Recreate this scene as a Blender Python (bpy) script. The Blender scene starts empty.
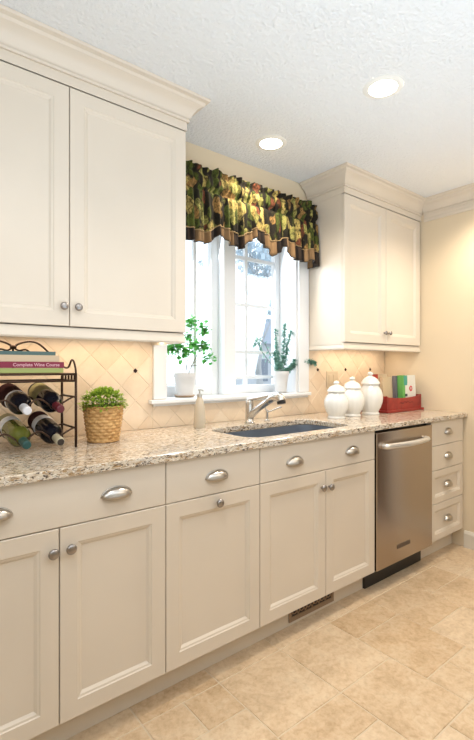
import bpy, bmesh, math, random
from mathutils import Vector, Matrix, noise
random.seed(7)
S = bpy.context.scene
COL = S.collection

# ------------------------------------------------------------------ camera
cam_d = bpy.data.cameras.new('camera')
cam = bpy.data.objects.new('camera', cam_d); COL.objects.link(cam)
cam.location = (0, -2.0383, 1.2243)
cam.rotation_euler = (math.pi/2, 0, -0.67367)
cam_d.sensor_fit = 'VERTICAL'; cam_d.sensor_height = 36
cam_d.lens = 446.83*36/740
cam_d.shift_y = -(370-367.23)/740
cam_d.clip_start = .02
S.camera = cam

# ------------------------------------------------------------------ world, light, exposure
w = bpy.data.worlds.new('daylight_sky'); S.world = w; w.use_nodes = True
wn = w.node_tree.nodes; wl = w.node_tree.links
bg = wn['Background']; bg.inputs[0].default_value = (.80, .90, 1.0, 1); bg.inputs[1].default_value = 1.9
S.view_settings.view_transform = 'Standard'; S.view_settings.look = 'None'
S.view_settings.exposure = 0.12; S.view_settings.gamma = 1; S.view_settings.use_curve_mapping = False

def area(name, loc, target, size, power, color, size_y=None, spread=None):
    l = bpy.data.lights.new(name, 'AREA'); l.energy = power; l.color = color; l.size = size
    if size_y: l.shape = 'RECTANGLE'; l.size_y = size_y
    if spread: l.spread = spread
    o = bpy.data.objects.new(name, l); COL.objects.link(o); o.location = loc
    d = Vector(target)-Vector(loc); o.rotation_euler = d.to_track_quat('-Z', 'Y').to_euler()
    return o
area('overhead_fill', (.7, -2.1, 2.38), (1.5, -.4, .6), 2.8, 15.5, (.90, .94, 1.0), 1.2)  # unseen cool fill added just below the ceiling to light the cabinet fronts
area('side_daylight_fill', (-1.3, -2.0, 2.1), (1.3, -.6, .8), 1.8, 10, (.82, .91, 1.0), .6)  # unseen fill added for cool daylight from the left; no window there
area('kitchen_window_daylight', (1.64, .235, 1.62), (1.64, -2, .9), .9, 12, (.80, .90, 1.0), 1.0)
area('ceiling_fill', (.9, -2.5, .9), (.9, -2.3, 3), 3.0, 50, (.66, .84, 1.0), 2.2)  # added upward fill that brightens and cools the ceiling
area('warm_fill', (2.4, -2.6, 2.2), (2.1, -.6, .4), 1.2, 9, (1, .84, .66), 1.0)  # unseen warm fill added to brighten the lower right cabinets
WARM = (1.0, .80, .58)
area('undercabinet_lamp_left', (.62, -.12, 1.352), (.62, -.10, 0), .9, 1.7, WARM, .04)
area('undercabinet_lamp_right', (2.66, -.12, 1.352), (2.66, -.10, 0), .7, 1.5, WARM, .04)

# ------------------------------------------------------------------ materials
def mat(name, color=(.8, .8, .8), rough=.5, metal=0, spec=.5, **k):
    m = bpy.data.materials.new(name); m.use_nodes = True
    b = m.node_tree.nodes['Principled BSDF']
    b.inputs['Base Color'].default_value = (*color, 1); b.inputs['Roughness'].default_value = rough
    b.inputs['Metallic'].default_value = metal; b.inputs['Specular IOR Level'].default_value = spec
    for a, v in k.items(): b.inputs[a.replace('_', ' ')].default_value = v
    return m
def N(m, t, **k):
    n = m.node_tree.nodes.new(t)
    for a, v in k.items(): setattr(n, a, v)
    return n
def Lk(m, a, b): m.node_tree.links.new(a, b)
def P(m): return m.node_tree.nodes['Principled BSDF']
def noise_n(m, scale, detail=4, rough=.5, vec=None, dist=0):
    n = N(m, 'ShaderNodeTexNoise'); n.inputs['Scale'].default_value = scale
    n.inputs['Detail'].default_value = detail; n.inputs['Roughness'].default_value = rough
    n.inputs['Distortion'].default_value = dist
    if vec: Lk(m, vec, n.inputs['Vector'])
    return n
def ramp(m, fac, stops, interp='LINEAR'):
    r = N(m, 'ShaderNodeValToRGB'); r.color_ramp.interpolation = interp
    e = r.color_ramp.elements
    while len(e) < len(stops): e.new(.5)
    for el, (p, c) in zip(e, stops):
        el.position = p; el.color = (*c, 1) if len(c) == 3 else c
    Lk(m, fac, r.inputs[0]); return r
def mix(m, fac, a, b, mode='MIX'):
    n = N(m, 'ShaderNodeMix', data_type='RGBA', blend_type=mode)
    for s, v in ((n.inputs[0], fac), (n.inputs[6], a), (n.inputs[7], b)):
        if isinstance(v, (int, float)): s.default_value = v
        elif isinstance(v, tuple): s.default_value = (*v, 1)
        else: Lk(m, v, s)
    return n.outputs[2]
def geo_pos(m): return N(m, 'ShaderNodeNewGeometry').outputs['Position']
def mapping(m, vec, sc=(1, 1, 1), rot=(0, 0, 0), loc=(0, 0, 0)):
    n = N(m, 'ShaderNodeMapping'); n.inputs['Scale'].default_value = sc
    n.inputs['Rotation'].default_value = rot; n.inputs['Location'].default_value = loc
    Lk(m, vec, n.inputs['Vector']); return n.outputs[0]
def bump(m, h, s=.2, d=.01, distnode=None):
    b = N(m, 'ShaderNodeBump'); b.inputs['Strength'].default_value = s; b.inputs['Distance'].default_value = d
    Lk(m, h, b.inputs['Height']); Lk(m, b.outputs[0], P(m).inputs['Normal']); return b

PAINT = mat('cabinet_cream_paint', (.66, .585, .475), .38)
n = noise_n(PAINT, 3, 2, vec=geo_pos(PAINT))
Lk(PAINT, ramp(PAINT, n.outputs[0], [(.3, (.665, .590, .495)), (.7, (.695, .618, .520))]).outputs[0], P(PAINT).inputs['Base Color'])
WALL = mat('beige_wall_paint', (.71, .595, .43), .8)
bump(WALL, noise_n(WALL, 250, 3, vec=geo_pos(WALL)).outputs[0], .08, .002)
TRIMW = mat('white_trim_paint', (.76, .77, .78), .35)
CEIL = mat('textured_ceiling_paint', (.82, .84, .86), .9)
bump(CEIL, noise_n(CEIL, 70, 3, .6, vec=geo_pos(CEIL)).outputs[0], .65, .014)
WHITECER = mat('white_glazed_ceramic', (.74, .725, .68), .18, Coat_Weight=.3)
POTCER = mat('white_pot_ceramic', (.66, .65, .64), .3)
STEEL = mat('brushed_stainless', (.45, .385, .325), .27, 1)
v = mapping(STEEL, geo_pos(STEEL), (3, 3, 900))
ns = noise_n(STEEL, 1, 3, vec=v)
Lk(STEEL, ramp(STEEL, ns.outputs[0], [(.3, (.24,)*3), (.7, (.245,)*3)]).outputs[0], P(STEEL).inputs['Roughness'])
P(STEEL).inputs['Anisotropic'].default_value = .85; P(STEEL).inputs['Anisotropic Rotation'].default_value = .25
tg = N(STEEL, 'ShaderNodeTangent', direction_type='UV_MAP'); Lk(STEEL, tg.outputs[0], P(STEEL).inputs['Tangent'])
SINKM = mat('sink_steel', (.36, .42, .52), .38, .55)
NICKEL = mat('brushed_nickel', (.52, .49, .45), .3, 1)
KNOBM = mat('dark_nickel', (.34, .32, .31), .33, 1)  # darker nickel than the cup pulls
FAUC = mat('faucet_nickel', (.60, .58, .55), .24, .95)
SATIN = mat('satin_nickel_light', (.78, .76, .72), .32, .7)
BLACK = mat('black_plastic', (.012, .011, .011), .4)
IRON = mat('bronze_iron', (.055, .028, .016), .42, .6)
OUTPL = mat('almond_plastic', (.60, .50, .36), .4)
WOODSH = mat('shelf_wood', (.42, .24, .12), .5)
v = mapping(WOODSH, geo_pos(WOODSH), (3, 60, 60))
Lk(WOODSH, ramp(WOODSH, noise_n(WOODSH, 1, 4, vec=v).outputs[0], [(.3, (.33, .18, .08)), (.7, (.50, .30, .16))]).outputs[0], P(WOODSH).inputs['Base Color'])
REDW = mat('red_painted_wood', (.26, .022, .016), .45)
Lk(REDW, ramp(REDW, noise_n(REDW, 14, 5, .6, vec=geo_pos(REDW)).outputs[0], [(.3, (.17, .012, .01)), (.55, (.30, .024, .018)), (.8, (.36, .05, .03))]).outputs[0], P(REDW).inputs['Base Color'])

GRAN = mat('cream_granite', (.6, .5, .4), .08)
gp = geo_pos(GRAN)
gv = mapping(GRAN, gp, (1, 1.5, 1.5), (0, 0, .5))
n1 = noise_n(GRAN, 7, 5, .6, gv, .6)
n2 = noise_n(GRAN, 105, 5, .7, mapping(GRAN, gp, (.55, 1.3, 1.3), (0, 0, .35)), .8)
n3 = noise_n(GRAN, 150, 3, .6, mapping(GRAN, gp, (.6, 1.2, 1.2), (0, 0, .35)))
n4 = noise_n(GRAN, 75, 4, .65, mapping(GRAN, gp, (.5, 1.4, 1.4), (0, 0, .35), (5, 3, 1)), .5)
base = ramp(GRAN, n1.outputs[0], [(.3, (.54, .44, .33)), (.5, (.66, .57, .45)), (.7, (.58, .53, .47))]).outputs[0]
tan = ramp(GRAN, n4.outputs[0], [(.50, (0,)*3), (.60, (1,)*3)]).outputs[0]
c = mix(GRAN, tan, base, (.38, .25, .13))
wh = ramp(GRAN, n3.outputs[0], [(.54, (0,)*3), (.66, (1,)*3)]).outputs[0]
c = mix(GRAN, wh, c, (.78, .74, .66))
dk = ramp(GRAN, n2.outputs[0], [(.53, (0,)*3), (.585, (1,)*3)]).outputs[0]
c = mix(GRAN, dk, c, (.075, .055, .045))
Lk(GRAN, c, P(GRAN).inputs['Base Color'])

TILE = mat('tumbled_marble_tile', (.7, .6, .45), .45)
at = N(TILE, 'ShaderNodeAttribute', attribute_name='tint')
tn = noise_n(TILE, 18, 5, .6, geo_pos(TILE), .5)
c1 = ramp(TILE, tn.outputs[0], [(.3, (.68, .53, .38)), (.7, (.79, .66, .50))]).outputs[0]
c1 = mix(TILE, .55, c1, ramp(TILE, at.outputs['Fac'], [(0, (.69, .54, .39)), (1, (.78, .66, .51))]).outputs[0])
Lk(TILE, c1, P(TILE).inputs['Base Color'])
bump(TILE, noise_n(TILE, 90, 4, vec=geo_pos(TILE)).outputs[0], .15, .003)
GROUT = mat('tile_grout', (.70, .58, .44), .9)
DOT = mat('dark_glass_dot', (.03, .012, .012), .2)
FT = mat('travertine_floor_tile', (.6, .5, .35), .38)
at = N(FT, 'ShaderNodeAttribute', attribute_name='tint')
fn = noise_n(FT, 9, 6, .65, mapping(FT, geo_pos(FT), (1, 1, 1)), 1.0)
fn2 = noise_n(FT, 46, 5, .7, geo_pos(FT), .4)
c1 = ramp(FT, fn.outputs[0], [(.36, (.47, .30, .165)), (.5, (.68, .475, .30)), (.64, (.78, .62, .44))]).outputs[0]
c1 = mix(FT, .45, c1, ramp(FT, fn2.outputs[0], [(.36, (.36, .235, .125)), (.52, (.62, .48, .31)), (.7, (.74, .63, .47))]).outputs[0])
c1 = mix(FT, .30, c1, ramp(FT, at.outputs['Fac'], [(0, (.48, .33, .18)), (1, (.76, .64, .47))]).outputs[0])
Lk(FT, c1, P(FT).inputs['Base Color'])
bump(FT, fn2.outputs[0], .12, .003)
FG = mat('floor_grout', (.62, .51, .37), .9)
GLASS = mat('window_glass', (1, 1, 1), .0, Transmission_Weight=1.0, IOR=1.01, Alpha=.12)
MAGENTA = mat('burgundy_cover', (.20, .008, .035), .4)

def add_emit(name, col, s):
    m = mat(name, col); P(m).inputs['Emission Color'].default_value = (*col, 1); P(m).inputs['Emission Strength'].default_value = s
    return m
LAMP = add_emit('lamp_lens', (1, .93, .80), 9)

# ------------------------------------------------------------------ helpers
def link(name, bm, m, parent=None, smooth=False, recalc=True):
    if recalc: bmesh.ops.recalc_face_normals(bm, faces=bm.faces)
    me = bpy.data.meshes.new(name); bm.to_mesh(me); bm.free()
    for x in (m if isinstance(m, (list, tuple)) else [m]): me.materials.append(x)
    if smooth:
        for p in me.polygons: p.use_smooth = True
        if smooth == 'auto':
            me.set_sharp_from_angle(angle=math.radians(38))
    o = bpy.data.objects.new(name, me); COL.objects.link(o)
    if parent: o.parent = parent
    return o
def thing(name, label, cat, group=None, loc=(0, 0, 0), rz=0):
    o = bpy.data.objects.new(name, None); COL.objects.link(o); o.empty_display_size = .05
    o.location = loc; o.rotation_euler = (0, 0, rz)
    return tag(o, label, cat, group)
def tag(o, label, cat, group=None):
    o['label'] = label; o['category'] = cat
    if group: o['group'] = group
    return o
def struct(o, label=None):
    o['kind'] = 'structure'
    if label: o['label'] = label
    return o
def box(bm, x0, x1, y0, y1, z0, z1, bev=0, mi=0):
    g = bmesh.ops.create_cube(bm, size=1)
    vs = g['verts']
    for v in vs:
        v.co = Vector(((x0+x1)/2+v.co.x*(x1-x0), (y0+y1)/2+v.co.y*(y1-y0), (z0+z1)/2+v.co.z*(z1-z0)))
    fs = list({f for v in vs for f in v.link_faces})
    for f in fs: f.material_index = mi
    if bev:
        es = list({e for v in vs for e in v.link_edges})
        r = bmesh.ops.bevel(bm, geom=es, offset=bev, segments=2, profile=.5, affect='EDGES')
        for f in r['faces']: f.material_index = mi
    return vs
def BM(): return bmesh.new()
def boxobj(name, m, parent, *a, bev=0, smooth=False):
    bm = BM(); box(bm, *a, bev=bev); return link(name, bm, m, parent, smooth)
def lathe(bm, prof, c=(0, 0, 0), seg=32, mod=None, mi=0, M=None):
    rings = []
    for i, (r, z) in enumerate(prof):
        ring = []
        for k in range(seg):
            t = 2*math.pi*k/seg
            rr = r if mod is None else mod(r, t, i)
            p = Vector((rr*math.cos(t), rr*math.sin(t), z))
            if M: p = M @ p
            ring.append(bm.verts.new(p+Vector(c)))
        rings.append(ring)
    for a, b in zip(rings, rings[1:]):
        for k in range(seg):
            f = bm.faces.new((a[k], a[(k+1) % seg], b[(k+1) % seg], b[k])); f.material_index = mi
    for r, rev in ((rings[0], True), (rings[-1], False)):
        try:
            f = bm.faces.new(r[::-1] if rev else r); f.material_index = mi
        except ValueError: pass
def tube(bm, pts, rad, seg=8, mi=0, close=False):
    pts = [Vector(p) for p in pts]
    n = len(pts); rings = []; prev = None
    for i, p in enumerate(pts):
        if close: d = pts[(i+1) % n]-pts[(i-1) % n]
        else: d = pts[min(i+1, n-1)]-pts[max(i-1, 0)]
        d.normalize()
        if prev is None: u = d.orthogonal().normalized()
        else:
            u = prev-d*prev.dot(d)
            u = u.normalized() if u.length > 1e-6 else d.orthogonal().normalized()
        prev = u; w_ = d.cross(u)
        r = rad[i] if isinstance(rad, (list, tuple)) else rad
        rings.append([bm.verts.new(p+r*(math.cos(2*math.pi*k/seg)*u+math.sin(2*math.pi*k/seg)*w_)) for k in range(seg)])
    pr = list(zip(rings, rings[1:])) + ([(rings[-1], rings[0])] if close else [])
    for a, b in pr:
        for k in range(seg):
            f = bm.faces.new((a[k], a[(k+1) % seg], b[(k+1) % seg], b[k])); f.material_index = mi
    if not close:
        bm.faces.new(rings[0][::-1]).material_index = mi; bm.faces.new(rings[-1]).material_index = mi
def smoothpts(pts, n=6):
    P_ = [Vector(p) for p in pts]; out = []
    for i in range(len(P_)-1):
        a = P_[max(i-1, 0)]; b = P_[i]; c_ = P_[i+1]; d = P_[min(i+2, len(P_)-1)]
        for k in range(n):
            t = k/n
            out.append(.5*((2*b)+(c_-a)*t+(2*a-5*b+4*c_-d)*t*t+(3*b-a-3*c_+d)*t**3))
    out.append(P_[-1]); return out
def sweep(bm, prof, path, close=False, mi=0):
    """prof: list of (out, z) ; path: list of (x, y, nx, ny) with outward mitre vector"""
    rings = [[bm.verts.new((x+nx*o, y+ny*o, z)) for (o, z) in prof] for (x, y, nx, ny) in path]
    k = len(prof)
    for a, b in zip(rings, rings[1:]):
        for i in range(k):
            bm.faces.new((a[i], a[(i+1) % k], b[(i+1) % k], b[i])).material_index = mi
    bm.faces.new(rings[0][::-1]); bm.faces.new(rings[-1])
def panel_door(name, parent, x0, x1, z0, z1, yf, rail=.054, th=.020, flat=False):
    bm = BM()
    def rect(ins, y): return [bm.verts.new(p) for p in ((x0+ins, y, z0+ins), (x1-ins, y, z0+ins), (x1-ins, y, z1-ins), (x0+ins, y, z1-ins))]
    if flat: spec = [(0, yf+th), (0, yf+.002), (.002, yf)]
    else: spec = [(0, yf+th), (0, yf+.002), (.002, yf), (rail, yf), (rail+.003, yf+.003), (rail+.009, yf+.0045), (rail+.017, yf+.011)]
    R = [rect(i, y) for i, y in spec]
    for a, b in zip(R, R[1:]):
        for k in range(4): bm.faces.new((a[k], a[(k+1) % 4], b[(k+1) % 4], b[k]))
    bm.faces.new(R[0][::-1]); bm.faces.new(R[-1])
    return link(name, bm, PAINT, parent)
def cup_pull(parent, x, z, yf, a=.052, b=.026, c_=.024):
    bm = BM(); nu, nv = 18, 9; G = []
    for i in range(nu+1):
        t = math.pi*i/nu; row = []
        for j in range(nv+1):
            f = math.radians(0+102*j/nv)
            row.append(bm.verts.new((x+a*math.cos(t), yf-c_*math.sin(t)*math.sin(f)-.001, z-.008+b*math.sin(t)*math.cos(f)*1.15)))
        G.append(row)
    for i in range(nu):
        for j in range(nv):
            try: bm.faces.new((G[i][j], G[i+1][j], G[i+1][j+1], G[i][j+1]))
            except ValueError: pass
    bmesh.ops.remove_doubles(bm, verts=bm.verts, dist=1e-5)
    r = bmesh.ops.solidify(bm, geom=bm.faces[:], thickness=.0022)
    # rolled rim along the wall
    pts = [(x+(a+.001)*math.cos(math.pi*i/20), yf-.002, z-.008+(b*1.15+.002)*math.sin(math.pi*i/20)) for i in range(21)]
    tube(bm, pts, .0028, 6)
    return link('cup_pull', bm, NICKEL, parent, True)
def knob(parent, x, z, yf, r=.0165):
    bm = BM()
    M = Matrix.Rotation(math.pi/2, 4, 'X')
    prof = [(.006, 0), (.0055, .004), (.0055, .012), (r*.9, .015), (r, .018), (r*.98, .021), (r*.8, .0245), (r*.62, .0255), (r*.6, .0265), (r*.35, .028), (.001, .0285)]
    lathe(bm, prof, (x, yf, z), 20, M=M)
    return link('knob', bm, KNOBM, parent, 'auto')
def text_mesh(body, size, depth, m, name='lettering', bold=0):
    cu = bpy.data.curves.new(name, 'FONT'); cu.body = body; cu.size = size; cu.extrude = depth; cu.offset = bold
    cu.align_x = 'CENTER'; cu.align_y = 'CENTER'; cu.resolution_u = 3
    o = bpy.data.objects.new(name, cu); COL.objects.link(o)
    dg = bpy.context.evaluated_depsgraph_get(); me = bpy.data.meshes.new_from_object(o.evaluated_get(dg))
    COL.objects.unlink(o); bpy.data.objects.remove(o)
    me.materials.clear(); me.materials.append(m)
    r = bpy.data.objects.new(name, me); COL.objects.link(r); return r

# ------------------------------------------------------------------ key dimensions
CZ = 2.4325            # ceiling
RX = 3.116             # right wall
YD = -.6196            # base door face
YU = -.309             # upper door face
CT0, CT1 = .886, .915  # countertop
WX0, WX1, WZ0, WZ1 = 1.151, 2.129, 1.060, 2.13   # window opening

# ------------------------------------------------------------------ floor (individual tiles in one mesh)
def floor_mesh():
    bm = BM(); tl = bm.loops.layers.float_color.new('tint')
    u = .1635; X0, Y0 = 1.355-u*18, -.640-u*24
    nx, ny = 29, 28
    occ = [[0]*ny for _ in range(nx)]
    rnd = random.Random(3)
    forced = [(16, 21, 2, 1), (18, 22, 2, 2), (18, 20, 2, 2), (16, 22, 2, 2), (14, 21, 2, 2), (20, 21, 2, 2), (20, 23, 2, 1), (18, 24, 2, 1),
              (22, 22, 2, 2), (24, 21, 2, 2), (22, 20, 2, 2), (19, 22, 0, 0), (16, 20, 1, 1)]
    def place(i, j, w_, h):
        for a in range(i, i+w_):
            for b in range(j, j+h): occ[a][b] = 1
        g = .0022
        x0, x1, y0, y1 = X0+i*u+g, X0+(i+w_)*u-g, Y0+j*u+g, Y0+(j+h)*u-g
        x0, x1, y0, y1 = max(x0, -1.6), min(x1, RX), max(y0, -4.3), min(y1, 0)
        if x1-x0 < .01 or y1-y0 < .01: return
        t = rnd.random()
        b_ = .002
        top = [bm.verts.new(p) for p in ((x0+b_, y0+b_, 0), (x1-b_, y0+b_, 0), (x1-b_, y1-b_, 0), (x0+b_, y1-b_, 0))]
        bot = [bm.verts.new(p) for p in ((x0, y0, -.003), (x1, y0, -.003), (x1, y1, -.003), (x0, y1, -.003))]
        fs = [bm.faces.new(top)]+[bm.faces.new((bot[k], bot[(k+1) % 4], top[(k+1) % 4], top[k])) for k in range(4)]
        for f in fs:
            for l in f.loops: l[tl] = (t, t, t, 1)
    def free(i, j, w_, h):
        return i+w_ <= nx and j+h <= ny and not any(occ[a][b] for a in range(i, i+w_) for b in range(j, j+h))
    for f in forced:
        if f[2] and free(*f): place(*f)
    for j in range(ny-1, -1, -1):
        for i in range(nx):
            if occ[i][j]: continue
            opts = [(2, 2)]*6+[(2, 1)]*3+[(3, 2)]*4+[(1, 1)]
            rnd.shuffle(opts)
            done = False
            for w_, h in opts:
                jj = j-h+1
                if jj >= 0 and free(i, jj, w_, h): place(i, jj, w_, h); done = True; break
            if not done: place(i, j, 1, 1)
    for f in bm.faces: f.material_index = 0
    box(bm, -1.6, RX, -4.3, 0, -.12, -.0025, mi=1)
    return bm
struct(link('floor', floor_mesh(), [FT, FG]))
struct(boxobj('ceiling', CEIL, None, -1.7, RX+.1, -4.4, .12, CZ, CZ+.1))
# back wall with the window hole
bm = BM()
box(bm, -1.7, WX0, 0, .12, -.12, CZ); box(bm, WX1, RX+.1, 0, .12, -.12, CZ)
box(bm, WX0, WX1, 0, .12, -.12, WZ0-.04); box(bm, WX0, WX1, 0, .12, WZ1, CZ)
struct(link('wall_back', bm, WALL))
bm = BM()
box(bm, RX, RX+.1, -1.20, 0, -.12, CZ); box(bm, RX, RX+.1, -4.4, -2.05, -.12, CZ); box(bm, RX, RX+.1, -2.05, -1.20, 2.05, CZ)
struct(link('wall_right', bm, WALL))
dd = struct(boxobj('door_1', mat('brown_door_wood', (.10, .05, .025), .5), None, RX+.04, RX+.08, -2.049, -1.201, 0, 2.049))  # unseen door and casing, added for the reflections in the dishwasher front
bm = BM()
for y0_, y1_ in ((-1.965, -1.655), (-1.595, -1.285)):
    for z0_, z1_ in ((.2, .95), (1.05, 1.93)): box(bm, RX+.034, RX+.04, y0_, y1_, z0_, z1_, bev=.004)
link('door_panel', bm, dd.data.materials[0], dd)
bm = BM(); lathe(bm, [(.001, 0), (.012, .001), (.012, .03), (.027, .04), (.027, .06), (.001, .066)], (RX+.04, -1.265, 1.0), 20, M=Matrix.Rotation(-math.pi/2, 4, 'Y')); link('door_knob', bm, NICKEL, dd, 'auto')
bm = BM()
box(bm, RX-.016, RX-.0005, -1.20, -1.115, 0, 2.12, bev=.003); box(bm, RX-.016, RX-.0005, -2.135, -2.05, 0, 2.12, bev=.003); box(bm, RX-.016, RX-.0005, -2.05, -1.20, 2.05, 2.12, bev=.003)
struct(link('trim_2', bm, TRIMW), 'unseen white casing around the brown door')
struct(boxobj('wall_left', WALL, None, -1.7, -1.6, -4.4, 0, -.12, CZ))
struct(boxobj('wall_front', WALL, None, -1.6, RX, -4.4, -4.3, -.12, CZ))
bm = BM()
prof = [(0, 0), (.014, 0), (.014, .095), (.010, .104), (.006, .113), (0, .113)]
sweep(bm, prof, [(RX, -.625, -1, 0), (RX, -1.113, -1, 0)])
struct(link('baseboard_right', bm, mat('baseboard_paint', (.70, .65, .56), .4)))
# crown along right wall
crown_prof = lambda z0: [(0, z0), (.013, z0), (.014, z0+.010), (.008, z0+.013), (.018, z0+.020), (.024, z0+.034), (.040, z0+.056), (.062, z0+.068), (.066, z0+.080), (.080, CZ-.012), (.083, CZ-.001), (0, CZ-.001)]
bm = BM()
cp = [(0, 2.285), (.008, 2.285), (.010, 2.30), (.006, 2.315), (.006, 2.335)]+crown_prof(2.335)[1:]
sweep(bm, cp, [(RX, -.335, -1, 0), (RX, -4.3, -1, 0)])
struct(link('trim_1', bm, PAINT), 'cream crown moulding along the right wall')

# ------------------------------------------------------------------ backsplash, diagonal tiles (real geometry)
def clip_poly(poly, x0, x1, z0, z1):
    def cl(p, f, inter):
        out = []
        for i in range(len(p)):
            a, b = p[i], p[(i+1) % len(p)]
            fa, fb = f(a), f(b)
            if fa >= 0: out.append(a)
            if (fa >= 0) != (fb >= 0):
                t = fa/(fa-fb); out.append((a[0]+(b[0]-a[0])*t, a[1]+(b[1]-a[1])*t))
        return out
    for f in (lambda q: q[0]-x0, lambda q: x1-q[0], lambda q: q[1]-z0, lambda q: z1-q[1]):
        if poly: poly = cl(poly, f, None)
    return poly
def splash(name, regions, axis='back'):
    bm = BM(); tl = bm.loops.layers.float_color.new('tint'); h = .1492/2
    rnd = random.Random(5)
    for (x0, x1, z0, z1) in regions:
        for i in range(-70, 90):
            for j in range(-8, 8):
                if (i+j) % 2 == 0: continue
                cx, cz = .981+i*h, 1.207+j*h
                r = h-.0022
                poly = clip_poly([(cx-r, cz), (cx, cz-r), (cx+r, cz), (cx, cz+r)], x0, x1, z0, z1)
                if len(poly) < 3: continue
                area_ = abs(sum(poly[k][0]*poly[(k+1) % len(poly)][1]-poly[(k+1) % len(poly)][0]*poly[k][1] for k in range(len(poly))))/2
                if area_ < 2e-5: continue
                t = rnd.random()
                mx = sum(p[0] for p in poly)/len(poly); mz = sum(p[1] for p in poly)/len(poly)
                def V(p, s, y):
                    a, b = mx+(p[0]-mx)*s, mz+(p[1]-mz)*s
                    return bm.verts.new((a, -y, b) if axis == 'back' else (RX-y, a, b))
                A = [V(p, 1, .005) for p in poly]; B = [V(p, .965, .007) for p in poly]
                fs = [bm.faces.new(B)]+[bm.faces.new((A[k], A[(k+1) % len(A)], B[(k+1) % len(A)], B[k])) for k in range(len(A))]
                for f in fs:
                    for l in f.loops: l[tl] = (t, t, t, 1)
        if axis == 'back': box(bm, x0, x1, -.0052, 0, z0, z1, mi=1)
        else: box(bm, RX-.0052, RX, x0, x1, z0, z1, mi=1)
    return link(name, bm, [TILE, GROUT], None, recalc=False)
sp = struct(splash('wall_backsplash', [(-.2, 1.076, CT1, 1.376), (1.076, 2.234, CT1, 1.040), (2.234, RX-.007, CT1, 1.376)]), 'cream tumbled stone tiles laid on the diagonal above the counter')
for f in sp.data.polygons: pass
for dx in (-1.0, 0, 9, 11, 13):
    x = .981+dx*.1492
    bm = BM(); s_ = .0085
    vs = box(bm, -s_, s_, -.004, .004, -s_, s_, bev=.0015)
    bmesh.ops.rotate(bm, verts=bm.verts, cent=(0, 0, 0), matrix=Matrix.Rotation(math.pi/4, 3, 'Y'))
    bmesh.ops.translate(bm, verts=bm.verts, vec=(x, -.0065, 1.207))
    if dx == -1: bm.free(); continue
    link('accent_tile', bm, DOT, sp)

# ------------------------------------------------------------------ window
win = bpy.data.objects.new('window_1', None); COL.objects.link(win); struct(win, 'white double window above the sink')
bm = BM()
box(bm, 1.076, WX0, -.020, 0, 1.062, 2.20, bev=.003)     # left casing
box(bm, WX1, 2.222, -.020, 0, 1.062, 2.20, bev=.003)
box(bm, WX0+.0005, WX1-.0005, -.020, 0, WZ1, 2.20, bev=.003)
link('window_casing', bm, TRIMW, win)
bm = BM()  # jamb liner
box(bm, WX0, WX0+.012, .0, .22, WZ0, WZ1); box(bm, WX1-.012, WX1, .0, .22, WZ0, WZ1); box(bm, WX0, WX1, .0, .22, WZ1-.012, WZ1)
link('window_jamb', bm, TRIMW, win)
bm = BM()
box(bm, 1.050, 2.220, -.045, -.0085, 1.040, 1.060, bev=.004); box(bm, WX0, WX1, -.010, .225, 1.025, 1.060)
box(bm, 1.076, 2.220, -.016, -.0085, 1.026, 1.040)
link('window_sill', bm, TRIMW, win)
def sash(x0, x1, y0, y1, z0, z1, st, vx, hz):
    bm = BM()
    box(bm, x0, x0+st, y0, y1, z0, z1, bev=.003); box(bm, x1-st, x1, y0, y1, z0, z1, bev=.003)
    box(bm, x0+st, x1-st, y0, y1, z0, z0+st*1.2, bev=.003); box(bm, x0+st, x1-st, y0, y1, z1-st, z1, bev=.003)
    s_ = link('window_sash', bm, TRIMW, win)
    bm = BM(); ym = (y0+y1)/2
    for x in vx: box(bm, x-.011, x+.011, ym-.012, ym+.012, z0+st*1.2, z1-st, bev=.002)
    for z in hz: box(bm, x0+st, x1-st, ym-.011, ym+.011, z-.011, z+.011, bev=.002)
    if vx: link('muntin', bm, TRIMW, s_)
    else: bm.free()
    bm = BM(); box(bm, x0+st, x1-st, ym-.002, ym+.002, z0+st*1.2, z1-st)
    link('pane', bm, GLASS, s_)
sash(1.163, 1.600, .150, .190, 1.060, 2.118, .050, [1.44], [])
bm = BM(); box(bm, 1.600, 1.690, .09, .215, 1.060, 2.118, bev=.003); link('mullion', bm, TRIMW, win)
sash(1.690, 2.117, .150, .190, 1.060, 2.118, .042, [1.83], [1.16, 1.32, 1.62, 1.92])

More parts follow.
